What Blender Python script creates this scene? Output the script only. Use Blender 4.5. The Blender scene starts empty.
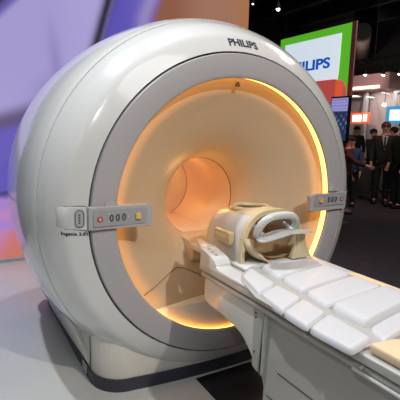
import bpy, bmesh, math, random
from mathutils import Vector, Matrix
random.seed(7)
PI = math.pi
SC = bpy.context.scene
COL = SC.collection
CZ = 1.10            # height of the scanner's axis

# ------------------------------------------------------------------ materials
def mat(name, col, rough=.5, metal=0, emit=None, es=0, coat=0, trans=0, noise=0, nscale=8, bump=0, alpha=1):
    m = bpy.data.materials.new(name); m.use_nodes = True
    nt = m.node_tree; b = nt.nodes['Principled BSDF']
    c = (*col, 1)
    b.inputs['Base Color'].default_value = c
    b.inputs['Roughness'].default_value = rough
    b.inputs['Metallic'].default_value = metal
    b.inputs['Coat Weight'].default_value = coat
    b.inputs['Coat Roughness'].default_value = .04
    b.inputs['Transmission Weight'].default_value = trans
    b.inputs['Alpha'].default_value = alpha
    if emit:
        b.inputs['Emission Color'].default_value = (*emit, 1)
        b.inputs['Emission Strength'].default_value = es
    if noise or bump:
        tc = nt.nodes.new('ShaderNodeTexCoord')
        n = nt.nodes.new('ShaderNodeTexNoise'); n.inputs['Scale'].default_value = nscale
        n.inputs['Detail'].default_value = 4
        nt.links.new(tc.outputs['Object'], n.inputs['Vector'])
        if noise:
            r = nt.nodes.new('ShaderNodeMapRange')
            r.inputs['To Min'].default_value = 1 - noise; r.inputs['To Max'].default_value = 1 + noise
            nt.links.new(n.outputs['Fac'], r.inputs['Value'])
            x = nt.nodes.new('ShaderNodeVectorMath'); x.operation = 'SCALE'
            x.inputs[0].default_value = col
            nt.links.new(r.outputs['Result'], x.inputs['Scale'])
            nt.links.new(x.outputs['Vector'], b.inputs['Base Color'])
        if bump:
            bp = nt.nodes.new('ShaderNodeBump'); bp.inputs['Strength'].default_value = bump
            bp.inputs['Distance'].default_value = .01
            nt.links.new(n.outputs['Fac'], bp.inputs['Height'])
            nt.links.new(bp.outputs['Normal'], b.inputs['Normal'])
    return m

M = {}
M['shell'] = mat('glossy_offwhite', (.68, .675, .645), .20, coat=.8, noise=.015, nscale=2)
M['bezel'] = mat('satin_grey', (.40, .385, .39), .45, noise=.015, nscale=2)
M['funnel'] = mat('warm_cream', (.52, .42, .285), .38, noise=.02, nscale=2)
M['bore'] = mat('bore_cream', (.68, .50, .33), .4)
M['glow'] = mat('amber_light_strip', (.9, .6, .2), .5, emit=(1, .42, .075), es=5.4)
M['diffuser'] = mat('amber_diffuser', (.8, .6, .35), .5, emit=(1, .36, .06), es=.8)
M['seam'] = mat('dark_seam', (.05, .05, .05), .7)
M['funnelseam'] = mat('funnel_seam', (.22, .13, .05), .7)
M['plinth'] = mat('plinth_beige', (.66, .63, .56), .35, coat=.3, noise=.02, nscale=3)
M['skirt'] = mat('skirt_charcoal', (.035, .035, .05), .45)
M['panel'] = mat('panel_grey', (.41, .41, .41), .4)
M['panelface'] = mat('panel_face', (.34, .34, .345), .45)
M['dark'] = mat('dark_grey', (.06, .06, .065), .5)
M['ink'] = mat('ink', (.02, .025, .05), .5)
M['white'] = mat('white_plastic', (.58, .58, .56), .3, coat=.3)
M['red'] = mat('red_button', (.6, .05, .04), .4)
M['amber'] = mat('amber_button', (.75, .5, .15), .4)
M['table'] = mat('table_taupe', (.40, .385, .345), .4, coat=.2, noise=.03, nscale=3)
M['tabletop'] = mat('table_top_grey', (.46, .44, .39), .4, coat=.2)
M['trim'] = mat('trim_light', (.66, .64, .58), .35, coat=.2)
M['pad'] = mat('pad_white', (.60, .60, .61), .5, coat=.15, noise=.02, nscale=60, bump=.08)
M['padbase'] = mat('pad_sheet', (.42, .40, .37), .6)
M['cream'] = mat('cream_plastic', (.62, .51, .31), .35, coat=.3)
M['creamdark'] = mat('cream_latch', (.55, .43, .21), .35, coat=.3)
M['amberin'] = mat('coil_inside_tan', (.70, .53, .33), .45)
M['mattress'] = mat('tan_mattress', (.80, .60, .38), .55, noise=.03, nscale=10)
M['brown'] = mat('brown_recess', (.30, .13, .06), .6)
M['black'] = mat('black_gloss', (.012, .012, .016), .25)
M['ceil'] = mat('ceiling_black', (.016, .014, .015), .9, noise=.3, nscale=1)
M['truss'] = mat('truss_grey', (.10, .09, .09), .5, metal=.4)
M['duct'] = mat('duct_grey', (.30, .24, .22), .6, noise=.15, nscale=4)
M['sign_green'] = mat('sign_green_lit', (.10, .45, .03), .5, emit=(.09, .42, .02), es=.9)
M['sign_white'] = mat('sign_white_lit', (.75, .8, .85), .5, emit=(.66, .76, .85), es=.88)
M['sign_blue'] = mat('sign_blue', (.01, .08, .45), .5, emit=(.01, .09, .50), es=.8)
M['sign_side'] = mat('sign_side_plum', (.30, .14, .15), .6)
M['redpanel'] = mat('red_panel_lit', (.5, .07, .06), .6, emit=(.50, .075, .065), es=.75)
M['orangepanel'] = mat('orange_panel_lit', (.8, .15, .04), .6, emit=(.8, .10, .035), es=.8)
M['booth'] = mat('booth_wall', (.42, .36, .34), .8, noise=.1, nscale=.6)
M['boothband'] = mat('booth_fascia', (.36, .22, .21), .8)
M['bandlit'] = mat('booth_lamp', (.9, .85, .75), .5, emit=(1, .80, .62), es=1.6)
M['lamp'] = mat('lamp_face', (1, 1, 1), .5, emit=(1, .9, .75), es=6)
M['bluelamp'] = mat('blue_lamp_face', (1, 1, 1), .5, emit=(.55, .8, 1), es=5)
M['screenred'] = mat('red_screen', (.5, .1, .05), .5, emit=(.75, .12, .05), es=.8)
M['screenblue'] = mat('blue_screen', (.1, .4, .7), .5, emit=(.08, .40, .70), es=.7)
M['suit'] = mat('dark_suit', (.014, .012, .015), .8)
M['trouser'] = mat('dark_trousers', (.011, .01, .012), .85)
M['bluecloth'] = mat('blue_cloth', (.03, .06, .16), .8)
M['maroon'] = mat('maroon_cloth', (.07, .02, .02), .8)
M['skin'] = mat('skin', (.62, .30, .22), .5)
M['hairdark'] = mat('hair_dark', (.02, .012, .01), .7)
M['hairred'] = mat('hair_auburn', (.16, .04, .025), .7)
M['hairblond'] = mat('hair_fair', (.30, .19, .10), .7)
M['shirt'] = mat('shirt_light', (.55, .52, .55), .7)
M['tie'] = mat('tie_dark', (.02, .02, .04), .7)

# ------------------------------------------------------------------ helpers
def link(name, bm, m, parent=None, smooth=True, angle=40):
    me = bpy.data.meshes.new(name)
    bmesh.ops.recalc_face_normals(bm, faces=bm.faces[:])
    bm.to_mesh(me); bm.free()
    for p in me.polygons: p.use_smooth = smooth
    if smooth:
        try: me.set_sharp_from_angle(angle=math.radians(angle))
        except Exception: pass
    me.materials.append(m)
    o = bpy.data.objects.new(name, me); COL.objects.link(o)
    if parent: o.parent = parent
    return o
def thing(name, label, cat, loc=(0, 0, 0), rz=0, group=None):
    o = bpy.data.objects.new(name, None); COL.objects.link(o)
    o.location = loc; o.rotation_euler = (0, 0, rz); o.empty_display_size = .1
    tag(o, label, cat, group); return o
def tag(o, label, cat, group=None, kind=None):
    o['label'] = label; o['category'] = cat
    if group: o['group'] = group
    if kind: o['kind'] = kind
    return o
def struct(o):
    o['kind'] = 'structure'; return o
def add_box(bm, lo, hi, bev=0, seg=2):
    r = bmesh.ops.create_cube(bm, size=1)
    vs = r['verts']
    c = [(a + b) / 2 for a, b in zip(lo, hi)]; s = [b - a for a, b in zip(lo, hi)]
    for v in vs: v.co = Vector((c[0] + v.co.x * s[0], c[1] + v.co.y * s[1], c[2] + v.co.z * s[2]))
    if bev:
        es = list({e for v in vs for e in v.link_edges})
        bmesh.ops.bevel(bm, geom=es, offset=bev, segments=seg, affect='EDGES', profile=.5)
    return bm
def box(name, lo, hi, m, parent=None, bev=0, seg=2):
    return link(name, add_box(bmesh.new(), lo, hi, bev, seg), m, parent)
def prism(poly, axis, a, b, bev=0, seg=2, allbev=True):
    """poly in the two other axes (order x,y,z without axis), extruded from a to b"""
    bm = bmesh.new()
    def P(u, v, w):
        return {0: (w, u, v), 1: (u, w, v), 2: (u, v, w)}[axis]
    A = [bm.verts.new(P(u, v, a)) for u, v in poly]; B = [bm.verts.new(P(u, v, b)) for u, v in poly]
    bm.faces.new(A); bm.faces.new(B[::-1])
    n = len(poly)
    for i in range(n): bm.faces.new((A[i], B[i], B[(i + 1) % n], A[(i + 1) % n]))
    bmesh.ops.recalc_face_normals(bm, faces=bm.faces[:])
    if bev: bmesh.ops.bevel(bm, geom=bm.edges[:], offset=bev, segments=seg, affect='EDGES', profile=.5)
    return bm
def cyl(bm, p0, p1, r0, r1=None, n=16):
    if r1 is None: r1 = r0
    p0 = Vector(p0); p1 = Vector(p1); d = p1 - p0
    q = d.to_track_quat('Z', 'Y').to_matrix().to_4x4()
    bmesh.ops.create_cone(bm, cap_ends=True, segments=n, radius1=r0, radius2=r1, depth=d.length,
                          matrix=Matrix.Translation((p0 + p1) / 2) @ q)
    return bm
def tube(pts, r, n=8, closed=False):
    bm = bmesh.new(); rings = []
    pts = [Vector(p) for p in pts]; N = len(pts)
    for i, p in enumerate(pts):
        a = pts[(i - 1) % N] if closed or i > 0 else p
        b = pts[(i + 1) % N] if closed or i < N - 1 else p
        t = (b - a).normalized()
        up = Vector((0, 0, 1)) if abs(t.z) < .9 else Vector((0, 1, 0))
        s = t.cross(up).normalized(); u = s.cross(t)
        rr = r[i] if isinstance(r, (list, tuple)) else r
        rings.append([bm.verts.new(p + (s * math.cos(2 * PI * k / n) + u * math.sin(2 * PI * k / n)) * rr) for k in range(n)])
    for i in range(N if closed else N - 1):
        A, B = rings[i], rings[(i + 1) % N]
        for k in range(n): bm.faces.new((A[k], A[(k + 1) % n], B[(k + 1) % n], B[k]))
    if not closed: bm.faces.new(rings[0][::-1]); bm.faces.new(rings[-1])
    return bm
def smooth_curve(pts, k=6):
    out = []
    n = len(pts)
    for i in range(n - 1):
        p0 = pts[max(i - 1, 0)]; p1 = pts[i]; p2 = pts[i + 1]; p3 = pts[min(i + 2, n - 1)]
        for j in range(k):
            t = j / k
            out.append(tuple(.5 * (2 * b + (c - a) * t + (2 * a - 5 * b + 4 * c - d) * t * t + (3 * b - a - 3 * c + d) * t ** 3)
                             for a, b, c, d in zip(p0, p1, p2, p3)))
    out.append(tuple(pts[-1])); return out
def revolve(prof, n=160, clamp=None):
    """profile (y, r) turned about the scanner's axis"""
    bm = bmesh.new(); rings = []
    for y, r in prof:
        ring = []
        for k in range(n):
            t = 2 * PI * k / n
            z = CZ + r * math.sin(t)
            if clamp is not None: z = max(z, clamp)
            ring.append(bm.verts.new((r * math.cos(t), y, z)))
        rings.append(ring)
    for A, B in zip(rings, rings[1:]):
        for k in range(n):
            bm.faces.new((A[k], A[(k + 1) % n], B[(k + 1) % n], B[k]))
    return bm
def rrect(x0, y0, x1, y1, r, n=5):
    out = []
    for cx, cy, a in ((x1 - r, y1 - r, 0), (x0 + r, y1 - r, 90), (x0 + r, y0 + r, 180), (x1 - r, y0 + r, 270)):
        for k in range(n + 1):
            t = math.radians(a + 90 * k / n); out.append((cx + r * math.cos(t), cy + r * math.sin(t)))
    return out
def text_mesh(s, size, offset=0, extrude=0):
    cu = bpy.data.curves.new('lettering', 'FONT'); cu.body = s; cu.size = size; cu.offset = offset
    cu.extrude = extrude; cu.resolution_u = 6
    o = bpy.data.objects.new('lettering', cu); COL.objects.link(o)
    dg = bpy.context.evaluated_depsgraph_get(); dg.update()
    me = bpy.data.meshes.new_from_object(o.evaluated_get(dg))
    bm = bmesh.new(); bm.from_mesh(me)
    bpy.data.objects.remove(o); bpy.data.curves.remove(cu); bpy.data.meshes.remove(me)
    return bm

# ------------------------------------------------------------------ setting
floor_bm = add_box(bmesh.new(), (-6, -5, -.06), (1.6, 3.12, 0))
fm = mat('floor_pale_gloss', (.50, .50, .475), .22, noise=.10, nscale=1.6, coat=.2)
struct(link('floor', floor_bm, fm))
M['carpet'] = mat('carpet_dark', (.032, .027, .032), .95, noise=.45, nscale=7, bump=.3)
cb = bmesh.new()
add_box(cb, (1.6, -5, -.06), (18, 14, -.001)); add_box(cb, (-6, 3.12, -.06), (1.6, 14, -.001))
tag(link('carpet', cb, M['carpet']), 'dark patterned carpet running behind the scanner to the far booths', 'carpet')
COL.objects['carpet']['kind'] = 'structure'; COL.objects['carpet'].name = 'floor_carpet'
# black floor inlay between scanner and table
inl = prism([(-.29, -1.9), (1.5, -1.9), (1.5, -.16), (.16, -.16), (.16, -.03), (-.27, -.03)], 2, 0, .003)
struct(link('trim_1', inl, M['black'], smooth=False))
inl = prism([(.18, -.14), (.9, -.14), (.9, .0), (.18, .0)], 2, 0, .0032)
struct(link('trim_2', inl, mat('inlay_white', (.6, .6, .6), .2), smooth=False))
struct(box('ceiling', (-8, -6, 6.5), (18, 14, 6.6), M['ceil']))
struct(box('wall_right', (17, -6, 0), (17.1, 14, 6.5), M['ceil']))
struct(box('wall_back', (-8, 13.5, 0), (17, 13.6, 6.5), M['ceil']))

# ------------------------------------------------------------------ scanner
scan = thing('mri_scanner', 'large glossy off-white hospital scanner with a glowing amber ring around its round tunnel', 'medical scanner', (0, .7, 0))
off = Vector((0, .7, 0))
def part(name, bm, m, parent=scan, smooth=True, angle=40):
    if parent is scan:
        bmesh.ops.translate(bm, verts=bm.verts[:], vec=-off)
    return link(name, bm, m, parent, smooth, angle)
FR = smooth_curve([(-.035, .948), (-.012, .995), (.02, 1.05), (.06, 1.085), (.12, 1.123), (.17, 1.146), (.213, 1.163)], 5)
part('front_cover', revolve([(-.0, .945), (-.03, .946)] + FR + [(.213, 1.14)], 200, .06), M['shell'])
RR = smooth_curve([(.224, 1.168), (.28, 1.187), (.4, 1.21), (.6, 1.226), (.8, 1.228), (1.0, 1.22), (1.2, 1.205), (1.35, 1.18), (1.5, 1.12), (1.6, 1.02), (1.65, .9), (1.66, .7), (1.65, .52)], 5)
part('rear_cover', revolve([(.224, 1.14)] + RR, 200, .06), M['shell'])
part('cover_seam', revolve([(.210, 1.145), (.210, 1.154), (.228, 1.156), (.228, 1.145)], 160, .07), M['seam'])
part('bezel', revolve([(.02, .937), (-.036, .937), (-.044, .932), (-.048, .90), (-.048, .815), (-.045, .803), (-.040, .797), (-.034, .7955), (-.028, .797), (-.026, .8065)], 200), M['bezel'])
part('bezel_seam', revolve([(-.02, .936), (-.02, .947), (.03, .947)], 200), M['seam'])
part('light_ring', revolve([(-.026, .8065), (-.020, .807), (.010, .8065), (.024, .805)], 200), M['glow'])
FP = [(.024, .806), (.030, .800), (.038, .785), (.048, .762), (.06, .71), (.095, .64), (.135, .56), (.18, .48), (.235, .405), (.30, .345), (.37, .308), (.43, .290), (.46, .286)]
FPs = smooth_curve(FP, 5)
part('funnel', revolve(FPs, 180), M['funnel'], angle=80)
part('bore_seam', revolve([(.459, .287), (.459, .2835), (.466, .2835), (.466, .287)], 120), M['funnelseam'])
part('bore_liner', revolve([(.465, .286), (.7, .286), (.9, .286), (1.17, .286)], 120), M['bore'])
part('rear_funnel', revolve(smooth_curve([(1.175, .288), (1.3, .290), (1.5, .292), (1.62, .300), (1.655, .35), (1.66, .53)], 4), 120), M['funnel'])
part('bore_end_seam', revolve([(1.166, .2855), (1.172, .283), (1.178, .287)], 120), M['funnelseam'])

def fun_y(r):
    P = FPs
    for (y0, r0), (y1, r1) in zip(P, P[1:]):
        if r0 >= r >= r1: return y0 + (y1 - y0) * (r0 - r) / max(r0 - r1, 1e-9)
    return P[-1][0]
def on_fun(x, z, lift=.002):
    r = math.hypot(x, z - CZ)
    return (x, fun_y(r) - lift, z)
# seam lines of the lower funnel panel
def seam_line(pts):
    out = []
    for (a, b), (c, d) in zip(pts, pts[1:]):
        for k in range(8): out.append(on_fun(a + (c - a) * k / 8, b + (d - b) * k / 8))
    out.append(on_fun(*pts[-1])); return tube(out, .0028, 6)
for s in (-1, 1):
    part('funnel_seam', seam_line([(s * .60, .60), (s * .38, .685), (s * .325, .70), (s * .27, .685), (s * .1, .60), (0, .58)]), M['funnelseam'])

# bridge that carries the table inside the tunnel
br = prism([(-.10, .835), (.10, .835), (.135, .852), (-.135, .852)], 1, .44, 1.30, .002)
part('tunnel_bridge', br, M['bore'])
bc = bmesh.new()
pr_ = smooth_curve([(.46, .852), (.30, .852), (.20, .835), (.17, .78), (.19, .72), (.26, .69), (.46, .69)], 4)
part('bridge_nose', prism(pr_, 0, -.20, .20, .012), M['funnel'])

# plinth with dark skirt
def foot(x, y0, y1, rf, bow=.05, grow=0):
    pts = []
    n = 9
    for k in range(n + 1):                        # rear right corner to front right
        t = k / n * PI / 2
        pts.append((x - rf + rf * math.cos(t) + grow * math.cos(t), y0 + bow + rf - rf * math.sin(t) - grow * math.sin(t)))
    for k in range(1, 12):
        u = 1 - 2 * k / 12
        pts.append(((x - rf) * u, y0 + bow * u * u - grow))
    for k in range(n + 1):
        t = PI / 2 + k / n * PI / 2
        pts.append((-(x - rf) + rf * math.cos(t) + grow * math.cos(t), y0 + bow + rf - rf * math.sin(t) - grow * math.sin(t)))
    pts += [(-x - grow, y1), (x + grow, y1)]
    return pts
part('plinth', prism(foot(.868, .0, 1.45, .20), 2, .07, .50, .004), M['plinth'])
part('skirt', prism(foot(.868, .0, 1.62, .20, grow=.008), 2, .0, .082), M['skirt'])
for s in (-1, 1):
    x = s * .872
    part('plinth_seam', prism([(x - .002, .25), (x + .002, .25), (x + .002, .255), (x - .002, .255)], 2, .08, .45), M['seam'])
part('plinth_seam', prism([(.015, -.004), (.02, -.004), (.02, .02), (.015, .02)], 2, .082, .1), M['seam'])
# rear foot covers flare out on both sides
for s in (-1, 1):
    poly = [(.32, .09), (1.60, .09), (1.63, .45), (1.56, .60), (1.44, .655), (1.28, .60), (.9, .40), (.55, .24), (.34, .16)]
    bm = prism(smooth_curve(poly + [poly[0]], 3)[:-1], 0, -.12, 0, .012, 2)
    for v in bm.verts:
        t = min(1, max(0, (v.co.y - .2) / 1.2))
        v.co.x = s * (.872 + .225 * (v.co.z / .62) * t + v.co.x)
    part('foot_cover', bm, M['plinth'])
part('skirt_plate', prism(rrect(-.885, .02, -.868, .075, .004), 1, .32, .40), M['panel'])

# ---- control panels
def panel(s):
    """left (s=-1) and right (s=1) control panels, each swept along the front"""
    path = [(1.088, .060), (1.05, .013), (1.00, -.016), (.965, -.036), (.955, -.040), (.950, -.064), (.94, -.066), (.80, -.068), (.62, -.070), (.606, -.070), (.598, -.068)]
    z0, z1 = (1.052, 1.176) if s < 0 else (1.034, 1.158)
    bm = bmesh.new(); rows = []
    for i, (x, y) in enumerate(path):
        e = min(i, len(path) - 1 - i)
        ins = [.012, .003, 0, 0][min(e, 3)]
        d = .007 if x > .953 else .04
        a, b = z0 + ins, z1 - ins
        rows.append([bm.verts.new((s * x, y + d, a)), bm.verts.new((s * x, y + .004, a)), bm.verts.new((s * x, y, a + .004)),
                     bm.verts.new((s * x, y, b - .004)), bm.verts.new((s * x, y + .004, b)), bm.verts.new((s * x, y + d, b))])
    kk = next(i for i, (x, y) in enumerate(path) if x < .9525)
    def skinrows(rr, bm):
        for A, B in zip(rr, rr[1:]):
            for k in range(6): bm.faces.new((A[k], A[(k + 1) % 6], B[(k + 1) % 6], B[k]))
        bm.faces.new(rr[0]); bm.faces.new(rr[-1][::-1])
    co_ = [[v.co.copy() for v in r] for r in rows]; bm.free()
    def fresh(cc, grow=0, back=0):
        b_ = bmesh.new()
        mid = (z0 + z1) / 2
        skinrows([[b_.verts.new((c.x, c.y + back, mid + (c.z - mid) * (1 + grow))) for c in r] for r in cc], b_); return b_
    p = part('control_panel', fresh(co_[kk - 1:]), M['panel'])
    def sub(name, bm2, m):
        bmesh.ops.translate(bm2, verts=bm2.verts[:], vec=-off)
        return link(name, bm2, m, p)
    sub('end_plate', fresh(co_[:kk]), M['shell'])
    sub('plate_seam', fresh(co_[:kk], .055, .0045), M['seam'])
    X = lambda a, b: sorted((s * a, s * b))
    a, b = X(.63, .93)
    sub('panel_inlay', prism(rrect(a, 1.072, b, 1.158, .012), 1, -.0735, -.066), M['panelface'])
    sub('panel_tab', prism([(s * .83 + .038 * math.cos(t * PI / 12), 1.172 + .03 * math.sin(t * PI / 12)) for t in range(13)], 1, -.062, -.045), M['panel'])
    # oval key pad near the outer end
    if s < 0:
        th = math.atan2(.05, -.055)
        kp = prism(rrect(-.024, -.046, .024, .046, .022), 1, -.006, .004)
        k2 = prism(rrect(-.020, -.042, .020, .042, .018), 1, -.0085, .0)
        for bb, nm, mm in ((kp, 'key_pad', M['dark']), (k2, 'key_pad_face', M['panel'])):
            bmesh.ops.transform(bb, matrix=Matrix.Translation((-.987, -.0235, 1.114)) @ Matrix.Rotation(math.radians(-28), 4, 'Z'), verts=bb.verts[:])
            sub(nm, bb, mm)
        for dz in (-.022, -.008, .006, .02):
            bb = bmesh.new(); cyl(bb, (0, -.0095, dz), (0, -.004, dz), .005, n=10)
            bmesh.ops.transform(bb, matrix=Matrix.Translation((-.987, -.0235, 1.114)) @ Matrix.Rotation(math.radians(-28), 4, 'Z'), verts=bb.verts[:])
            sub('key', bb, M['dark'])
    xr = .895; xa = .685
    ring = tube([(s * xr + .012 * math.cos(t), -.076, 1.112 + .012 * math.sin(t)) for t in [2 * PI * k / 20 for k in range(20)]], .0035, 6, True)
    sub('stop_ring', ring, M['red'])
    sub('stop_button', cyl(bmesh.new(), (s * xr, -.079, 1.112), (s * xr, -.070, 1.112), .007), M['white'])
    for k in range(3):
        cx = s * (.765 + .034 * k)
        bb = tube([(cx + .008 * math.cos(t), -.076, 1.115 + .017 * math.sin(t)) for t in [2 * PI * j / 16 for j in range(16)]], .003, 6, True)
        sub('position_key', bb, M['dark'])
    for dx, dz in ((-.045, .02), (-.045, -.02), (.06, .0)):
        sub('dot_light', cyl(bmesh.new(), (s * (.80 - dx), -.0775, 1.115 + dz), (s * (.80 - dx), -.072, 1.115 + dz), .004, n=8), M['white'])
    a, b = X(xa - .014, xa + .014)
    sub('laser_button', prism(rrect(a, 1.100, b, 1.132, .004), 1, -.087, -.070), M['amber'])
    return p
panel(-1); panel(1)

# ---- lettering on the cover
def cover_point(theta, s):
    """theta: angle about the axis, s: distance up the cover from the seam"""
    P = [(-.035, .948)] + FR
    acc = 0
    for (y0, r0), (y1, r1) in zip(P, P[1:]):
        l = math.hypot(y1 - y0, r1 - r0)
        if l > 0 and acc + l >= s:
            t = (s - acc) / l; y = y0 + (y1 - y0) * t; r = r0 + (r1 - r0) * t
            ny, nr = -(r1 - r0) / l, (y1 - y0) / l
            break
        acc += l
    return y + ny * .0015, r + nr * .0015
def cover_text(s, size, theta0, s0, m, name, offset=0, tangent=True):
    bm = text_mesh(s, size, offset)
    bmesh.ops.subdivide_edges(bm, edges=[e for e in bm.edges if e.calc_length() > size * .3], cuts=2)
    for v in bm.verts:
        y, r = cover_point(0, s0 + v.co.y)
        th = theta0 - v.co.x / r
        v.co = Vector((r * math.cos(th), y, CZ + r * math.sin(th)))
    return part(name, bm, m, smooth=False)
cover_text('PHILIPS', .067, math.radians(95.4), .038, M['ink'], 'lettering', .0024)
# small model name under the left panel
bm = text_mesh('Ingenia 3.0T', .026, .0006)
for v in bm.verts:
    x = -1.072 + v.co.x; z = 1.022 + v.co.y
    r = math.hypot(x, z - CZ)
    y = .3
    for (y0, r0), (y1, r1) in zip(FR, FR[1:]):
        if r0 <= r <= r1: y = y0 + (y1 - y0) * (r - r0) / max(1e-9, r1 - r0)
    v.co = Vector((x, y - .003, z))
part('small_lettering', bm, M['ink'], smooth=False)
# alignment mark on top of the ring
mk = prism([(-.012, CZ + .752), (.012, CZ + .752), (0, CZ + .778)], 1, -.0, .03)
part('alignment_mark', mk, M['seam'])

# ------------------------------------------------------------------ patient table
tb = thing('patient_table', 'long taupe patient table on a solid pedestal, docked at the mouth of the scanner', 'patient table', (-.05, -1.3, 0))
toff = Vector((-.05, -1.3, 0))
def tpart(name, bm, m, parent=tb, **k):
    bmesh.ops.translate(bm, verts=bm.verts[:], vec=-toff)
    return link(name, bm, m, parent, **k)
ped = tpart('pedestal', prism([(-.72, .77), (-.725, .47), (-.76, .385), (-.76, .0), (-2.3, .0), (-2.3, .77)], 0, -.325, .215, .012), M['table'])
pg = bmesh.new()
add_box(pg, (-.3275, -2.25, .505), (-.324, -.86, .509)); add_box(pg, (-.3275, -2.25, .355), (-.324, -.79, .359))
tpart('panel_seam', pg, M['seam'], ped)
tpart('column_trim', prism([(-.695, .775), (-.70, .47), (-.745, .455), (-.775, .79)], 0, -.352, -.315, .006), M['table'], ped)
for z in (.745, .725, .55): tpart('trim_screw', cyl(bmesh.new(), (-.354, -.718, z), (-.349, -.718, z), .006, n=10), M['dark'], ped)
can = tpart('front_housing', prism(smooth_curve([(-.235, .80), (-.225, .66), (-.26, .62), (-.50, .60), (-.62, .565), (-.72, .47), (-.76, .44)], 3) + [(-.78, .80)], 0, -.345, .235, .012), M['trim'])
# cradle: lower slab, dark gap, upper slab, rim
tpart('slab', prism(rrect(-.372, .775, .262, .806, .012), 1, -2.3, -.235, .004), M['tabletop'])
tpart('gap_strip', prism(rrect(-.362, .800, .252, .822, .004), 1, -2.3, -.235), M['seam'])
tpart('table_top', prism([(-.378, .818), (-.368, .81), (.242, .81), (.250, .818), (.250, .848), (.240, .856), (-.362, .856), (-.378, .848)], 1, -2.3, -.225, .003), M['tabletop'])
tpart('edge_rail', prism(rrect(-.386, .776, -.374, .788, .005), 1, -2.3, -1.30, .002), M['trim'])
for s, x0, x1 in ((-1, -.380, -.285), (1, .18, .268)):
    rail = smooth_curve([(-.235, .938), (-.25, .938), (-.36, .915), (-.395, .89), (-.42, .868), (-.55, .864), (-.8, .862)], 4)
    poly = rail + [(-.8, .85), (-.30, .842), (-.235, .842)]
    r_ = tpart('side_rail', prism(poly, 0, x0, x1, .004), M['white'])
    tpart('rail_tip', prism([(s * .376, -.236), (s * .285 if s < 0 else .18, -.236), (s * .27 if s < 0 else .18, -.06), (s * .295 if s < 0 else .20, -.04)] if s < 0 else [(.266, -.236), (.18, -.236), (.17, -.06), (.19, -.04)], 2, .905, .937, .006), M['white'], r_)
    if s < 0:
        kb = bmesh.new()
        for y, z in ((-.265, .936), (-.30, .929), (-.335, .921)):
            tpart('rail_key', cyl(bmesh.new(), (x0 + .04, y, z - .006), (x0 + .04, y, z + .003), .011, n=12), M['panelface'], r_)
for y in (-1.07, -1.335):
    sb = cyl(bmesh.new(), (-.382, y, .800), (-.366, y, .800), .006, n=10)
    tpart('bolt', sb, M['white'])
# tongue running from the table into the tunnel
tpart('front_tongue', prism([(-.24, .825), (.17, .825), (.16, .852), (-.23, .852)], 1, -.24, .16, .004), M['tabletop'])

tpart('arm_board', prism([(.196, -.75), (.24, -.80), (.242, -1.26), (.196, -1.26)], 2, .857, .874, .004), M['mattress'])
# mattress at the foot end
mp = [(-.365, -1.345), (-.370, -2.3), (.215, -2.3), (.215, -1.29), (.05, -1.305), (-.10, -1.345), (-.15, -1.385), (-.20, -1.395), (-.26, -1.36)]
mt = tag(link('mattress', prism(mp, 2, .857, .895, .012, 3), M['mattress']), 'tan moulded mattress on the near end of the patient table', 'mattress')

# ------------------------------------------------------------------ coil blanket
def pad(c, z, h, n=26, p=4.0, tilt=0):
    """puffy pad over the quad c (x,y) x4, base height z (number or 4 numbers)"""
    zz = z if isinstance(z, (list, tuple)) else (z,) * 4
    bm = bmesh.new(); g = []; lo = []
    for i in range(n + 1):
        row = []; rl = []
        for j in range(n + 1):
            u = -1 + 2 * i / n; v = -1 + 2 * j / n
            # rounded corners
            k = 1 - .085 * (abs(u) ** 5) * (abs(v) ** 5)
            uu, vv = u * k, v * k
            U, V = (uu + 1) / 2, (vv + 1) / 2
            w = ((1 - U) * (1 - V), U * (1 - V), U * V, (1 - U) * V)
            x = sum(a * q[0] for a, q in zip(w, c)); y = sum(a * q[1] for a, q in zip(w, c))
            b = sum(a * q for a, q in zip(w, zz))
            f = max(0, (1 - abs(u) ** 16) * (1 - abs(v) ** 16)) ** .5 * (.86 + .14 * (1 - u * u) * (1 - v * v))
            row.append(bm.verts.new((x, y, b + h * f))); rl.append((x, y, b - .006))
        g.append(row); lo.append(rl)
    for i in range(n):
        for j in range(n): bm.faces.new((g[i][j], g[i + 1][j], g[i + 1][j + 1], g[i][j + 1]))
    edge = [(i, 0) for i in range(n + 1)] + [(n, j) for j in range(1, n + 1)] + [(i, n) for i in range(n - 1, -1, -1)] + [(0, j) for j in range(n - 1, 0, -1)]
    L = [bm.verts.new(lo[i][j]) for i, j in edge]
    T = [g[i][j] for i, j in edge]
    for k in range(len(edge)):
        q = (k + 1) % len(edge); bm.faces.new((T[k], L[k], L[q], T[q]))
    bm.faces.new(L)
    return bm
coilmat = thing('coil_blanket', 'white padded coil blanket of joined pads lying across the patient table', 'coil blanket', (-.12, -.9, .857))
coff = Vector((-.12, -.9, .857))
def cpart(name, bm, m):
    bmesh.ops.translate(bm, verts=bm.verts[:], vec=-coff); return link(name, bm, m, coilmat, angle=70)
sheet = [(-.20, -.46), (.17, -.46), (.19, -.7), (.19, -1.24), (.0, -1.27), (-.19, -1.315), (-.29, -1.33), (-.425, -1.32), (-.425, -.80), (-.36, -.60), (-.30, -.52)]
cpart('backing_sheet', prism(sheet, 2, .859, .868, .003), M['padbase'])
LP = [[(-.340, -.575), (-.232, -.50), (-.262, -.745), (-.408, -.795)],
      [(-.405, -.804), (-.262, -.749), (-.272, -.93), (-.437, -.99)],
      [(-.437, -.994), (-.272, -.934), (-.288, -1.085), (-.447, -1.14)],
      [(-.445, -1.144), (-.288, -1.090), (-.305, -1.315), (-.435, -1.335)]]
for q in LP: cpart('side_pad', pad(q, (.863, .868, .868, .863), .022), M['pad'])
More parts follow.
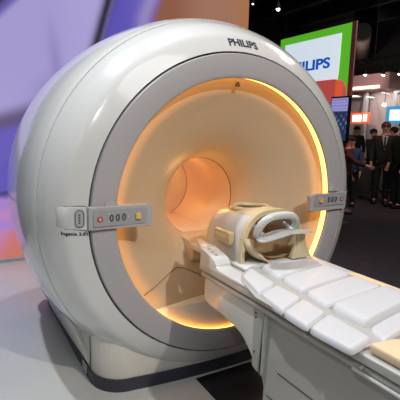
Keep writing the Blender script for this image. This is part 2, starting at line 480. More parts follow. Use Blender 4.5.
CP = [([(-.17, -.50), (.15, -.44), (.17, -.63), (-.20, -.69)], .028),
      ([(-.20, -.697), (.17, -.637), (.175, -.82), (-.225, -.88)], .030),
      ([(-.225, -.887), (.175, -.827), (.175, -1.0), (-.250, -1.045)], .028),
      ([(-.250, -1.053), (.175, -1.008), (.17, -1.17), (-.250, -1.242)], .042),
      ([(-.252, -1.25), (.17, -1.178), (.17, -1.25), (-.285, -1.345)], .016)]
for q, h in CP: cpart('centre_pad', pad(q, .867, h), M['pad'])

# ------------------------------------------------------------------ head coil
hc = thing('head_coil', 'white and cream domed head coil with open mouth, standing on the patient table', 'head coil', (-.03, -.25, .857))
hoff = Vector((-.03, -.25, .857))
def hpart(name, bm, m, parent=hc, **k):
    bmesh.ops.translate(bm, verts=bm.verts[:], vec=-hoff); return link(name, bm, m, parent, **k)
def arch(y0, y1, prof_out, t, a0, a1, n=28, ny=8, cx=-.02, hole=None):
    """curved shell; prof_out(y)->(half width, height) ; angles a0..a1 degrees (0 = +x, 90 = up)"""
    bm = bmesh.new(); O = []; I = []
    for j in range(ny + 1):
        y = y0 + (y1 - y0) * j / ny; w, h = prof_out(y)
        ro = []; ri = []
        for i in range(n + 1):
            a = math.radians(a0 + (a1 - a0) * i / n)
            c, s = math.cos(a), math.sin(a)
            e = .72
            X = math.copysign(abs(c) ** e, c); Z = math.copysign(abs(s) ** e, s)
            ro.append(bm.verts.new((cx + w * X, y, .875 + h * Z)))
            ri.append(bm.verts.new((cx + (w - t) * X, y, .875 + (h - t) * Z)))
        O.append(ro); I.append(ri)
    def hole_at(i, j):
        return hole and hole(i, j)
    for j in range(ny):
        for i in range(n):
            if hole_at(i, j): continue
            bm.faces.new((O[j][i], O[j][i + 1], O[j + 1][i + 1], O[j + 1][i]))
            bm.faces.new((I[j][i + 1], I[j][i], I[j + 1][i], I[j + 1][i + 1]))
            for (p, q, a, b) in ((i, j - 1, (j, i), (j, i + 1)), (i, j + 1, (j + 1, i + 1), (j + 1, i)),
                                 (i - 1, j, (j + 1, i), (j, i)), (i + 1, j, (j, i + 1), (j + 1, i + 1))):
                if p < 0 or p >= n or q < 0 or q >= ny or hole_at(p, q):
                    bm.faces.new((O[a[0]][a[1]], I[a[0]][a[1]], I[b[0]][b[1]], O[b[0]][b[1]]))
    return bm
def dome(y):
    t = (y + .44) / .42                      # 0 at the mouth, 1 at the back
    return .215 - .03 * t ** 2, .285 - .05 * t ** 2.5
hpart('side_shell', arch(-.40, -.03, dome, .022, 122, 180, n=16), M['white'])
hpart('side_shell', arch(-.40, -.03, dome, .022, 0, 58, n=16), M['white'])
def hl(i, j):
    u = (i - 11.5) / 8.2; v = (j - 12.0) / 8.0
    return u * u + v * v < 1
hpart('top_shell', arch(-.40, -.03, dome, .022, 58.2, 121.8, n=24, ny=24, hole=hl), M['cream'])
hpart('opening_rim', tube([(-.02 + .108 * math.cos(t), -.208 + .118 * math.sin(t), 1.150 - .012 * abs(math.cos(t)) - (.012 if math.sin(t) > .3 else 0) * math.sin(t)) for t in [2 * PI * k / 32 for k in range(32)]], .013, 8, True), M['cream'])
hpart('mouth_rim', arch(-.425, -.395, lambda y: (.219, .289), .024, 0, 180, n=40, ny=2), M['cream'])
# closed end with an opening, and the tan cup the head lies in
hpart('end_ring', arch(-.045, -.01, lambda y: (.188, .236), .05, 0, 180, n=30, ny=2), M['cream'])
cup = bmesh.new(); rows = []
for j in range(13):
    y = -.47 + .44 * j / 12
    w = .175 - .03 * (j / 12) ** 2; 
    rows.append([cup.verts.new((-.02 + w * math.cos(PI + PI * i / 20), y, 1.02 + .12 * math.sin(PI + PI * i / 20))) for i in range(21)])
for A, B in zip(rows, rows[1:]):
    for i in range(20): cup.faces.new((A[i], A[i + 1], B[i + 1], B[i]))
bmesh.ops.solidify(cup, geom=cup.faces[:], thickness=.012)
hpart('head_cup', cup, M['amberin'])
# base with a cream collar closing the mouth from below
hpart('base', prism([(-.255, .858), (.215, .858), (.215, .875), (.17, .887), (-.21, .887), (-.255, .875)], 1, -.49, -.01, .006), M['white'])
cl = bmesh.new(); rows = []
for i in range(33):
    a = math.radians(189 + 162 * i / 32); c, s_ = math.cos(a), math.sin(a)
    tp = min(1, min(i, 32 - i) / 7)
    w = .045
    rows.append([cl.verts.new((-.02 + r * c, -.40 + (y + .40) * (.35 + .65 * tp), 1.045 + r * s_ * (.98 if r < .2 else .82))) for r, y in ((.165, -.40), (.17, -.49), (.180, -.50), (.205, -.485), (.213, -.47), (.213, -.40))])
for A, B in zip(rows, rows[1:]):
    for k in range(6): cl.faces.new((A[k], A[(k + 1) % 6], B[(k + 1) % 6], B[k]))
cl.faces.new(rows[0]); cl.faces.new(rows[-1][::-1])
hpart('mouth_collar', cl, M['cream'])
# latch on the left side
lt = bmesh.new()
add_box(lt, (-.262, -.34, .965), (-.226, -.18, 1.035), .008)
latch = hpart('latch', lt, M['creamdark'])
hpart('latch_slot', add_box(bmesh.new(), (-.2655, -.315, .992), (-.258, -.20, 1.012), .003), M['cream'], latch)
# neck frame: an oval hoop leaning out of the mouth, with the saddle-shaped tongue below
fr = []
for k in range(36):
    t = 2 * PI * k / 36
    c, s = math.cos(t), math.sin(t)
    X = math.copysign(abs(c) ** .75, c) * .128; Z = math.copysign(abs(s) ** .75, s) * .050
    fr.append((-.045 + X, -.475 - .0 * Z - .10 * (Z / .062) * .35, 1.066 + Z + .03 * (1 if s > 0 else 0) * abs(s)))
hoop = hpart('neck_frame', tube(fr, .021, 10, True), M['white'])
for x in (-.15, .06):
    hpart('frame_arm', tube(smooth_curve([(x, -.41, 1.075), (x, -.45, 1.06), (x + .0, -.49, 1.045)], 4), .013, 8), M['white'], hoop)
tg = bmesh.new(); rows = []
for i in range(25):
    u = -1 + 2 * i / 24
    row = []
    for j in range(13):
        v = -1 + 2 * j / 12
        wy = .058 * math.sqrt(max(0.02, 1 - abs(u) ** 3))
        row.append(tg.verts.new((-.045 + .170 * u, -.54 + wy * v - .015 * u, 1.062 + .012 * math.cos(u * PI * .9) - .02 * v * v * .5 + .015 * u)))
    rows.append(row)
for A, B in zip(rows, rows[1:]):
    for j in range(12): tg.faces.new((A[j], A[j + 1], B[j + 1], B[j]))
bmesh.ops.solidify(tg, geom=tg.faces[:], thickness=.030)
hpart('neck_plate', tg, M['white'])
hpart('plate_stem', prism([(.03, .90), (.17, .90), (.13, .97), (.11, 1.04), (.06, 1.04), (.06, .97)], 1, -.53, -.49, .006), M['cream'])

# ------------------------------------------------------------------ lit photo wall
def sst(a, b, x):
    t = min(1, max(0, (x - a) / (b - a))); return t * t * (3 - 2 * t)
def mix(a, b, t): return tuple(p + (q - p) * t for p, q in zip(a, b))
def poster(x, z):
    pur = (.40, .34, .68)
    c = mix(pur, (.44, .38, .72), sst(-.6, .1, x))
    # fold in the shirt
    f = math.exp(-((x + .42 + (z - 2.2) * .10) / .07) ** 2) * sst(3.0, 2.2, z) * .55
    c = mix(c, (.20, .16, .46), f)
    f = math.exp(-((x + .46 - (z - 2.0) * .1) / .22) ** 2) * sst(2.3, 1.9, z) * .55
    c = mix(c, (.16, .12, .40), f)
    # background above the shoulder on the left
    e = z - (2.78 + (x + 1.0) * 1.05 + .35 * max(0, x + .8))
    if x < -.4: c = mix(c, (.13, .10, .42), sst(-.10, .03, e)); c = mix(c, (.015, .01, .012), sst(.02, .14, e))
    # lower edge of the sleeve, blue below
    e = (1.60 + .35 * (x + 1.0)) - z
    c = mix(c, (.10, .07, .20), sst(-.22, -.02, e)); c = mix(c, (.11, .08, .50), sst(.0, .12, e))
    # clasped hands in orange and pink light
    e = (.78 - .15 * (x + 1.1)) - z
    if True:
        hc_ = mix((.50, .24, .55), (.62, .17, .13), sst(.25, -.35, z - .45 + (-(x + 1.0)) * 1.6))
        hc_ = mix(hc_, (.40, .22, .62), .5 + .5 * math.sin(z * 26 + x * 3) if z > .35 else 0) if x < -.95 else hc_
        c = mix(c, hc_, sst(0, .06, e))
    c = mix(c, (.03, .02, .06), math.exp(-((z - .80 - .1 * (x + 1.1)) / .018) ** 2) if x < -.9 else 0)
    # dark gap between the figures and blue beyond it
    gx = .20 + (z - 3.08) * .30
    blue = mix((.10, .08, .48), (.16, .12, .52), sst(.3, .8, x))
    c = mix(c, blue, sst(gx - .0, gx + .10, x))
    c = mix(c, (.012, .008, .03), math.exp(-((x - gx) / .07) ** 2))
    # brown skin on the right
    bx = .90 - .12 * sst(3.3, 2.9, z)
    sk = mix((.28, .10, .055), (.36, .17, .10), sst(1.0, 1.6, x)); sk = mix(sk, (.40, .16, .06), sst(1.9, 2.25, x))
    c = mix(c, (.38, .30, .58), math.exp(-((x - bx + .12) / .10) ** 2) * .7)
    c = mix(c, sk, sst(bx - .08, bx + .08, x))
    return c
bm = bmesh.new(); NX, NZ = 220, 170
X0, X1, Z0, Z1 = -1.9, 2.285, .02, 4.0
vs = [[bm.verts.new((X0 + (X1 - X0) * i / NX, 3.10, Z0 + (Z1 - Z0) * j / NZ)) for j in range(NZ + 1)] for i in range(NX + 1)]
for i in range(NX):
    for j in range(NZ): bm.faces.new((vs[i][j], vs[i + 1][j], vs[i + 1][j + 1], vs[i][j + 1]))
wall = thing('photo_wall', 'tall backlit wall picture of a blurred figure in lilac and brown, standing behind the scanner', 'photo wall', (.2, 3.2, 0))
bmesh.ops.translate(bm, verts=bm.verts[:], vec=(-.2, -3.2, 0))
m = bpy.data.materials.new('backlit_print'); m.use_nodes = True
nt = m.node_tree; b = nt.nodes['Principled BSDF']; va = nt.nodes.new('ShaderNodeVertexColor'); va.layer_name = 'print'
b.inputs['Base Color'].default_value = (.05, .05, .05, 1); b.inputs['Roughness'].default_value = .6
nt.links.new(va.outputs['Color'], b.inputs['Emission Color']); b.inputs['Emission Strength'].default_value = .88
pic = link('picture', bm, m, wall, smooth=False)
ca = pic.data.color_attributes.new('print', 'FLOAT_COLOR', 'POINT')
for i, v in enumerate(pic.data.vertices):
    ca.data[i].color = (*poster(v.co.x + .2, v.co.z), 1)
o = box('housing', (-2.13, -.08, .0), (2.09, .05, 4.03), M['dark'], wall)
o2 = box('floor_edge', (-2.13, -.16, 0), (2.09, -.102, .035), M['panel'], wall)

# ------------------------------------------------------------------ green framed sign
sg = thing('booth_sign', 'tall green framed booth sign with white lit face and blue lettering behind the scanner', 'sign', (5.2, 4.6, 2.9))
soff = Vector((5.2, 4.6, 2.9))
def spart(name, bm, m, **k):
    bmesh.ops.translate(bm, verts=bm.verts[:], vec=-soff); return link(name, bm, m, sg, **k)
spart('frame', prism([(3.60, 1.55), (3.60, 3.60), (5.60, 3.60), (5.60, 1.55)], 0, 5.0, 5.03), M['sign_green'])
wf = smooth_curve([(3.835, 3.45), (3.84, 2.9), (3.86, 2.60), (3.92, 2.48), (4.05, 2.42)], 4) + [(5.43, 2.42), (5.43, 3.45)]
spart('face', prism(wf, 0, 4.99, 4.999), M['sign_white'], smooth=False)
spart('side_band', prism([(3.50, 1.5), (3.50, 3.61), (3.597, 3.61), (3.597, 1.5)], 0, 4.995, 5.03), M['sign_side'])
tx = text_mesh('PHILIPS', .275, .009, .004)
xs = [v.co.x for v in tx.verts]; W = max(xs) - min(xs)
for v in tx.verts:
    v.co = Vector((4.986 - v.co.z, 4.07 + (W - (v.co.x - min(xs))) * 1.28 / W, 2.845 + v.co.y + .0))
spart('lettering', tx, M['sign_blue'], smooth=False)

# red round panel beside the sign
rp = thing('booth_display', 'red and orange curved display board in front of the green framed sign', 'display', (4.6, 3.7, 0))
poly = [(3.98, 1.2), (3.98, 2.53)] + [(3.50 + .0 - .22 * math.sin(t) + .0, 2.31 + .22 * math.cos(t)) for t in [PI / 2 * k / 8 for k in range(9)]] + [(3.28, 1.2)]
bmr = prism([(a + .0, b) for a, b in poly], 0, 4.5, 4.62, .0); bmesh.ops.translate(bmr, verts=bmr.verts[:], vec=(-4.6, -3.7, 0))
link('face', bmr, M['redpanel'], rp)
poly2 = [(3.42, 1.2), (3.42, 2.51)] + [(3.50 - .22 * math.sin(t), 2.31 + .22 * math.cos(t)) for t in [PI / 2 * k / 8 for k in range(3, 9)]] + [(3.28, 1.2)]
bmr = prism(poly2, 0, 4.488, 4.50); bmesh.ops.translate(bmr, verts=bmr.verts[:], vec=(-4.6, -3.7, 0))
link('orange_edge', bmr, M['orangepanel'], rp)
bmr = bmesh.new(); cyl(bmr, (-.04, -.1, 0), (-.04, -.1, 1.25), .05); link('post', bmr, M['dark'], rp)

# monitor on a pole
mo = thing('monitor', 'upright flat monitor with a blue picture on a dark pole, right of the scanner', 'monitor', (4.2, 3.0, 0), 0)
link('case', add_box(bmesh.new(), (-.0, -.175, 1.42), (.06, .225, 2.19), .008), M['black'], mo)
mm = bpy.data.materials.new('screen_picture'); mm.use_nodes = True
nt = mm.node_tree; b = nt.nodes['Principled BSDF']; va = nt.nodes.new('ShaderNodeVertexColor'); va.layer_name = 'print'
b.inputs['Base Color'].default_value = (.01, .01, .01, 1); b.inputs['Roughness'].default_value = .3
nt.links.new(va.outputs['Color'], b.inputs['Emission Color']); b.inputs['Emission Strength'].default_value = 1
bm = bmesh.new(); g = [[bm.verts.new((-.003, -.155 + .36 * i / 30, 1.45 + .71 * j / 50)) for j in range(51)] for i in range(31)]
for i in range(30):
    for j in range(50): bm.faces.new((g[i][j], g[i + 1][j], g[i + 1][j + 1], g[i][j + 1]))
scn = link('screen', bm, mm, mo, smooth=False)
ca = scn.data.color_attributes.new('print', 'FLOAT_COLOR', 'POINT')
for i, v in enumerate(scn.data.vertices):
    y, z = v.co.y, v.co.z
    c = (.02, .025, .07)
    if z > 1.94: c = (.22, .22, .52) if int(z * 60) % 3 else (.35, .32, .62)
    else:
        w = math.sin(y * 55) * math.sin(z * 43 + y * 9)
        c = mix(c, (.12, .22, .42), max(0, w) * .9 * math.exp(-((z - 1.75) / .14) ** 2))
    ca.data[i].color = (*c, 1)
link('pole', cyl(bmesh.new(), (.03, .0, .03), (.03, .0, 1.45), .03), M['dark'], mo)
link('base', add_box(bmesh.new(), (-.2, -.2, 0), (.26, .2, .03), .008), M['dark'], mo)

# ------------------------------------------------------------------ far booth, duct, truss, lamps
fb = thing('lit_booth', 'far pale booth with a glowing strip under a plum fascia, behind the standing visitors', 'booth', (14.5, 10, 0))
def fpart(name, lo, hi, m):
    bm = add_box(bmesh.new(), lo, hi); bmesh.ops.translate(bm, verts=bm.verts[:], vec=(-14.5, -10, 0)); return link(name, bm, m, fb, smooth=False)
fpart('back_wall', (15.0, 6, 0), (15.1, 13.4, 3.45), M['booth'])
fpart('roof_band', (13.8, 9.32, 3.38), (15.0, 13.0, 4.02), M['boothband'])
fpart('light_strip', (13.75, 9.75, 3.42), (13.795, 11.8, 3.54), M['bandlit'])
fpart('rear_fascia', (14.9, 6.0, 3.46), (15.1, 9.3, 4.1), M['duct'])
for k in range(3): fpart('upright', (14.6, 8.0 + 1.5 * k, 0), (14.75, 8.15 + 1.5 * k, 3.38), M['panel'])
wt = mat('booth_ceiling_pale', (.5, .5, .5), .6, emit=(.6, .62, .62), es=.10)
for k in range(6):
    bm = bmesh.new(); y = 8.0 + .72 * k
    cyl(bm, (13.2, y - .3, 3.02 + .07 * (k % 3)), (14.6, y + .45, 3.2 - .1 * (k % 2)), .045, n=6)
    bmesh.ops.translate(bm, verts=bm.verts[:], vec=(-14.5, -10, 0)); link('strut', bm, wt, fb)
def sgn(name, lo, hi, m1, label, glyph=None, gm=None):
    bm = add_box(bmesh.new(), lo, hi, .02); o = thing(name, label, 'sign', ((lo[0] + hi[0]) / 2, (lo[1] + hi[1]) / 2, lo[2]))
    c = Vector(o.location); bmesh.ops.translate(bm, verts=bm.verts[:], vec=-c); link('box', bm, m1, o)
    for g0, g1 in glyph or []:
        bm = add_box(bmesh.new(), g0, g1); bmesh.ops.translate(bm, verts=bm.verts[:], vec=-c); link('lit_shape', bm, gm, o)
M['glowwhite'] = mat('glow_white', (.9, .9, .9), .5, emit=(1, .97, .95), es=1.2)
sgn('red_sign', (13.95, 10.3, 1.98), (14.1, 11.25, 2.45), M['screenred'], 'red far sign with glowing white shapes above the visitors',
    [((13.93, 10.65, 2.06), (13.95, 11.12, 2.36)), ((13.93, 10.36, 2.08), (13.95, 10.55, 2.38))], M['glowwhite'])
sgn('blue_sign', (13.0, 8.05, 1.95), (13.1, 8.75, 2.62), M['screenblue'], 'light blue glowing sign at the right edge among the far booths',
    [((12.98, 8.10, 2.08), (13.0, 8.55, 2.48))], M['glowwhite'])
for i, (p, lab) in enumerate((((13.1, 8.9, 2.68), 'small round booth lamp left of the light blue sign'), ((13.1, 10.6, 2.70), 'small round booth lamp left above the red sign'))):
    t = thing('booth_lamp', lab, 'lamp', p)
    link('bulb', cyl(bmesh.new(), (-.06, 0, 0), (0, 0, 0), .07, n=12), M['lamp'], t)
    link('rod', cyl(bmesh.new(), (.0, 0, 0), (.0, 0, .45), .012, n=6), M['dark'], t)
# low counter with warm items in the aisle
ct = thing('display_counter', 'dark display counter with a small glowing figure behind the visitors', 'counter', (7.9, 5.55, 0))
link('body', add_box(bmesh.new(), (-.15, -.3, 0), (.15, .3, .75), .02), M['dark'], ct)
link('glowing_figure', cyl(bmesh.new(), (-.05, .05, .75), (-.05, .05, 1.0), .05, .02), M['bandlit'], ct)

td = thing('ceiling_truss', 'grey lattice lighting truss hanging across the far hall', 'truss', (9.2, 6.5, 3.5))
bm = bmesh.new()
for dx, dz in ((0, -.02), (0, .24), (.22, -.02), (.22, .24)):
    cyl(bm, (dx, -6, dz), (dx, 5.5, dz), .018, n=6)
y = -6
while y < 5.4:
    cyl(bm, (0, y, -.02), (0, y + .25, .24), .008, n=5); cyl(bm, (0, y + .25, .24), (0, y + .5, -.02), .008, n=5)
    cyl(bm, (0, y, -.02), (.22, y + .25, -.02), .008, n=5); y += .5
link('lattice', bm, M['truss'], td)
for yy in (-4, 0, 4): link('hanger', cyl(bmesh.new(), (.1, yy, .24), (.1, yy, 3.0), .01, n=5), M['truss'], td)
def lamp(p, lab, m=None, grp=None, r=.05, up=.18):
    t = thing('spot_lamp', lab, 'lamp', p, 0, grp)
    link('housing', cyl(bmesh.new(), (.0, 0, .0), (.0, 0, .12), r * 1.1, r * .6, n=12), M['dark'], t)
    link('lens', cyl(bmesh.new(), (-.012, 0, -.012), (0, 0, 0), r, n=12), m or M['lamp'], t)
    link('bracket', cyl(bmesh.new(), (0, 0, .12), (0, 0, up), .01, n=6), M['dark'], t)
lamp((9.1, 6.62, 3.28), 'small lit spotlight on the truss, the nearest to the green sign')
lamp((9.1, 6.00, 3.22), 'small lit spotlight on the truss, right of its lit neighbour', up=.24)
lamp((9.1, 5.50, 3.19), 'small lit spotlight on the truss, nearest the right edge of the photo', up=.26, r=.03)
lamp((4.0, 5.62, 4.0), 'bluish white spotlight above the scanner, left of the green sign', M['bluelamp'], r=.055, up=2.5)
lamp((4.6, 5.27, 4.13), 'white spotlight high above the left corner of the green sign', M['bluelamp'], r=.05, up=2.4)
lamp((4.15, 5.55, 4.22), 'tiny white ceiling spotlight above the bluish one', M['bluelamp'], r=.02, up=2.3)
dc = thing('ceiling_duct', 'wide grey-brown air duct running under the dark ceiling above the truss', 'duct', (10, 6.6, 3.7))
bm = bmesh.new()
cyl(bm, (1.9, 2.6, 1.6), (6.6, 6.5, 1.6), .30, n=20); link('pipe', bm, M['duct'], dc)
bm = bmesh.new(); cyl(bm, (-.9, -2.6, .3), (2.0, -.2, 2.4), .03, n=6); cyl(bm, (-.5, -.9, .25), (2.5, -2.6, 1.6), .03, n=6)
link('brace', bm, M['truss'], dc)
for k in range(7):
    o = box('ceiling_beam', (2.2 + 1.9 * k, -5, 6.05), (2.4 + 1.9 * k, 13, 6.45), M['truss'])
    tag(o, 'dark steel beam running along under the black ceiling', 'beam', 'dark ceiling beams')

# ------------------------------------------------------------------ visitors
def skin_mesh(verts, edges, radii, root=0, sub=1):
    me = bpy.data.meshes.new('figure'); me.from_pydata(verts, edges, []); me.update()
    o = bpy.data.objects.new('figure', me); COL.objects.link(o)
    md = o.modifiers.new('s', 'SKIN'); md.use_smooth_shade = True
    for i, r in enumerate(radii):
        sv = me.skin_vertices[0].data[i]; sv.radius = r if isinstance(r, tuple) else (r, r); sv.use_root = (i == root)
    s2 = o.modifiers.new('d', 'SUBSURF'); s2.levels = sub
    dg = bpy.context.evaluated_depsgraph_get(); dg.update()
    out = bpy.data.meshes.new_from_object(o.evaluated_get(dg))
    bpy.data.objects.remove(o); bm = bmesh.new(); bm.from_mesh(out); bpy.data.meshes.remove(out)
    return bm
def person(loc, face, h, label, jacket, trouser, hair, arms=((.10, .05), (.10, .05)), reach=None, shirt=False, long_hair=False):
    """face = direction the person looks at, degrees from -x; arms hang or reach forward"""
    t = thing('person', label, 'person', loc, math.radians(face))
    t.scale = (h / 1.75,) * 3
    # local frame: the person faces -x, left-right along y
    V = [(0, 0, .95), (0, 0, 1.15), (-.01, 0, 1.36), (0, 0, 1.46), (-.01, 0, 1.53), (-.02, 0, 1.62), (-.015, 0, 1.70)]
    E = [(0, 1), (1, 2), (2, 3), (3, 4), (4, 5), (5, 6)]
    R = [(.09, .12), (.095, .12), (.10, .145), (.07, .08), (.055, .055), (.085, .075), (.075, .065)]
    Vj, Ej, Rj = [(0, 0, .80), (0, 0, 1.12), (-.01, 0, 1.36), (0, 0, 1.47)], [(0, 1), (1, 2), (2, 3)], [(.165, .205), (.135, .165), (.135, .185), (.09, .12)]
    Vt, Et, Rt = [(0, 0, .98)], [], [(.14, .175)]
    for s in (-1, 1):
        rc = reach and reach[0] == s
        sh = (0, s * .19, 1.40); el = (-.02, s * .25, 1.13); wr = (-.10, s * .24, .88)
        if rc: el = (-.16, s * .26, 1.20); wr = (-.42, s * .22, 1.12)
        k = len(V); V += [sh, el, wr]; E += [(2, k), (k, k + 1), (k + 1, k + 2)]; R += [.065, .048, .032]
        d = (Vector(wr) - Vector(el)).normalized()
        palm = Vector(wr) + d * .06; V.append(tuple(palm)); R.append((.036, .02)); E.append((k + 2, k + 3))
        side = Vector((d.z, 0, -d.x)).normalized()
        for f in range(4):
            a = palm + d * .035 + side * (.022 * (f - 1.5)) ; b_ = a + d * (.055 + .01 * (f in (1, 2))) + Vector((-.012, 0, 0))
            q = len(V); V += [tuple(a), tuple(b_)]; E += [(k + 3, q), (q, q + 1)]; R += [.010, .007]
        q = len(V); V.append(tuple(palm + side * -.045 + d * .01)); E.append((k + 3, q)); R.append(.009)
        kj = len(Vj); e2 = Vector(el); w2 = Vector(wr) * 1
        Vj += [sh, el, tuple(w2 - d * .015)]; Ej += [(2, kj), (kj, kj + 1), (kj + 1, kj + 2)]; Rj += [.085, .066, .052]
        hp = (0, s * .09, .88); kn = (-.02, s * .10, .48); an = (0, s * .11, .09); toe = (-.15, s * .13, .035)
        k = len(V); V += [hp, kn, an, toe]; E += [(0, k), (k, k + 1), (k + 1, k + 2), (k + 2, k + 3)]; R += [.07, .05, .04, (.035, .03)]
        k = len(Vt); Vt += [hp, kn, (0, s * .11, .06)]; Et += [(0, k), (k, k + 1), (k + 1, k + 2)]; Rt += [.105, .08, .07]
    body = link('body', skin_mesh(V, E, R), M['skin'], t)
    # nose, ears and eyes are modelled into small children of the head
    n_ = cyl(bmesh.new(), (-.115, 0, 1.60), (-.085, 0, 1.645), .017, .008, 8); link('nose', n_, M['skin'], t)
    for s in (-1, 1):
        eb = bmesh.new(); bmesh.ops.create_uvsphere(eb, u_segments=8, v_segments=6, radius=.011, matrix=Matrix.Translation((-.095, s * .032, 1.65)))
        link('eye', eb, M['hairdark'], t)
    for s in (-1, 1):
        er = bmesh.new(); bmesh.ops.create_uvsphere(er, u_segments=8, v_segments=6, radius=.022, matrix=Matrix.Translation((-.01, s * .082, 1.63)) @ Matrix.Diagonal((.6, .4, 1.2, 1)))
        link('ear', er, M['skin'], t)
    mb = add_box(bmesh.new(), (-.103, -.022, 1.578), (-.09, .022, 1.588), .002); link('mouth', mb, M['red'], t)
    hb = bmesh.new(); bmesh.ops.create_uvsphere(hb, u_segments=20, v_segments=14, radius=1)
    for v in hb.verts:
        z = v.co.z; x = v.co.x
        zz = 1.675 + z * .09
        lo_ = 1.66 if x < -.25 else (1.46 if long_hair else 1.58)
        v.co = Vector((.005 + x * .108, v.co.y * .097, max(zz, lo_) if z < 0 and not long_hair else (zz if z > 0 else 1.675 + z * (1.675 - lo_))))
    link('hair', hb, hair, t)
    link('jacket', skin_mesh(Vj, Ej, Rj), jacket, t)
    link('trousers', skin_mesh(Vt, Et, Rt), trouser, t)
    for s in (-1, 1):
        link('shoe', add_box(bmesh.new(), (-.20, s * .12 - .05, 0), (.07, s * .12 + .05, .085), .03, 3), M['black'], t)
    if shirt:
        link('shirt_front', prism([(-.06, 1.46), (.06, 1.46), (.01, 1.17), (-.01, 1.17)], 0, -.16, -.145), M['shirt'], t)
        link('tie', prism([(-.015, 1.44), (.015, 1.44), (.022, 1.22), (0, 1.18), (-.022, 1.22)], 0, -.168, -.155), M['tie'], t)
    return t
fdir = math.degrees(math.atan2(-3.2, -4.2)) + 180      # looks roughly toward the stand
person((6.9, 4.1, 0), 38, 1.84, 'standing man in a dark suit, light shirt and tie with auburn hair', M['suit'], M['trouser'], M['hairred'], shirt=True)
person((6.75, 3.55, 0), -20, 1.86, 'person in black clothes cut off by the right edge of the photo', M['suit'], M['trouser'], M['hairdark'])
person((10.3, 7.75, 0), 60, 1.80, 'person in dark clothes with dark hair in front of the red sign', M['suit'], M['trouser'], M['hairdark'])
person((9.6, 7.6, 0), 120, 1.66, 'fair haired person in black beside the monitor', M['suit'], M['trouser'], M['hairblond'], long_hair=True)
person((8.6, 5.75, 0), 100, 1.70, 'dark haired visitor standing just left behind the suited man', M['suit'], M['trouser'], M['hairdark'])
person((8.7, 5.2, 0), -60, 1.76, 'dark haired visitor standing right behind the suited man', M['suit'], M['trouser'], M['hairdark'])
person((5.9, 4.15, 0), 40, 1.50, 'short visitor in a blue top between the scanner and the suited man', M['bluecloth'], M['trouser'], M['hairdark'])
person((5.15, 3.60, 0), 130, 1.52, 'visitor in maroon half hidden by the scanner, one forearm reaching out', M['maroon'], M['trouser'], M['hairdark'], reach=(1,))

# ------------------------------------------------------------------ light
def area(loc, target, power, size, col=(1, 1, 1), sy=None):
    l = bpy.data.lights.new('lamp', 'AREA'); l.energy = power; l.color = col; l.shape = 'DISK'; l.size = size
    o = bpy.data.objects.new('area_light', l); COL.objects.link(o); o.location = loc
    o.rotation_euler = (Vector(target) - Vector(loc)).to_track_quat('-Z', 'Y').to_euler(); return o
def spot(loc, target, power, size=.08, ang=70, col=(1, 1, 1), blend=.6):
    l = bpy.data.lights.new('spot', 'SPOT'); l.energy = power; l.color = col; l.shadow_soft_size = size
    l.spot_size = math.radians(ang); l.spot_blend = blend
    o = bpy.data.objects.new('spot_light', l); COL.objects.link(o); o.location = loc
    o.rotation_euler = (Vector(target) - Vector(loc)).to_track_quat('-Z', 'Y').to_euler(); return o
def point(loc, power, size, col):
    l = bpy.data.lights.new('point', 'POINT'); l.energy = power; l.color = col; l.shadow_soft_size = size
    o = bpy.data.objects.new('point_light', l); COL.objects.link(o); o.location = loc
spot((.35, -4.6, 5.0), (0, -.2, .9), 680, .06, 50, (1, .93, .85))
spot((-2.1, 1.3, 5.6), (-1.3, .5, .3), 650, .07, 64, (.82, .90, 1))
spot((-.3, .6, 5.9), (-.2, .3, 1), 300, .10, 80, (.95, .98, 1))
spot((-4.0, -3.5, 4.8), (-.6, 0, 1.2), 200, .07, 50, (.85, .93, 1))
area((-1.0, -3.5, 6.0), (0, 0, .8), 95, 3.5, (.96, .96, 1))
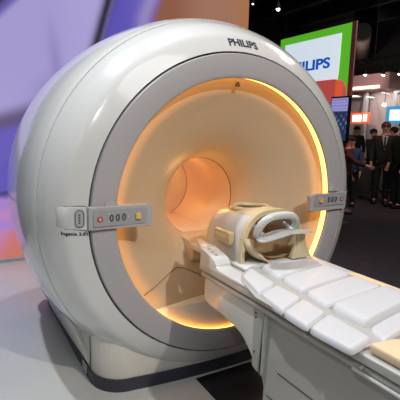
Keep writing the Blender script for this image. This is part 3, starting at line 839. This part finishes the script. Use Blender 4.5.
for sx, sy, sz in ((-3.2, -.6, 3.2), (-3.5, -1.1, 3.0), (-3.3, -1.3, 3.5), (-3.8, -.9, 2.7), (-2.6, -1.9, 4.0), (-2.2, -2.4, 4.3), (2.4, -2.6, 4.4)):
    spot((sx, sy, sz), (0, .1, 1.1), 3, .018, 60, (1, .97, .9))
point((0, .80, 1.28), 1.2, .06, (1, .50, .20))
point((0, 1.42, 1.2), 3.4, .05, (1, .50, .10))
point((-.02, .30, 1.22), 1.0, .05, (1, .50, .16))
area((14.2, 9.5, 3.3), (14.6, 9.5, 0), 85, 3.0, (1, .9, .85))
spot((4.8, 2.0, 5.8), (7.2, 4.5, .8), 260, .1, 60, (1, .50, .45))
spot((10.6, 9.0, 4.3), (13.9, 11.4, 3.7), 330, .1, 70, (1, .75, .7))  # added spot, brightens the booth fascia from the front
spot((11.0, 8.6, 3.4), (14.5, 11.4, 5.2), 120, .1, 60, (1, .85, .8))  # added spot aimed upward to light the duct
area((5.5, 0.5, 6.2), (5.5, 2, 0), 90, 3, (1, .85, .85))  # added fill light that lifts the dark hall beside the stand
w = bpy.data.worlds.new('hall'); SC.world = w; w.use_nodes = True
w.node_tree.nodes['Background'].inputs[0].default_value = (.07, .07, .085, 1)
w.node_tree.nodes['Background'].inputs[1].default_value = .6

# ------------------------------------------------------------------ camera
yaw, pit, rol, f = .5268, .1654, .025, 426.66
F = Vector((math.sin(yaw) * math.cos(pit), math.cos(yaw) * math.cos(pit), -math.sin(pit)))
R = Vector((math.cos(yaw), -math.sin(yaw), 0)); U = R.cross(F)
R, U = R * math.cos(rol) + U * math.sin(rol), -R * math.sin(rol) + U * math.cos(rol)
cam = bpy.data.cameras.new('camera'); co = bpy.data.objects.new('camera', cam); COL.objects.link(co)
cam.sensor_width = 36; cam.lens = f / 400 * 36; cam.clip_end = 100
mw = Matrix((R, U, -F)).transposed().to_4x4(); mw.translation = Vector((-1.5395, -2.2105, 1.59))
co.matrix_world = mw
SC.camera = co
SC.view_settings.view_transform = 'Standard'; SC.view_settings.look = 'None'
SC.view_settings.gamma = 1; SC.view_settings.exposure = 0; SC.view_settings.use_curve_mapping = False
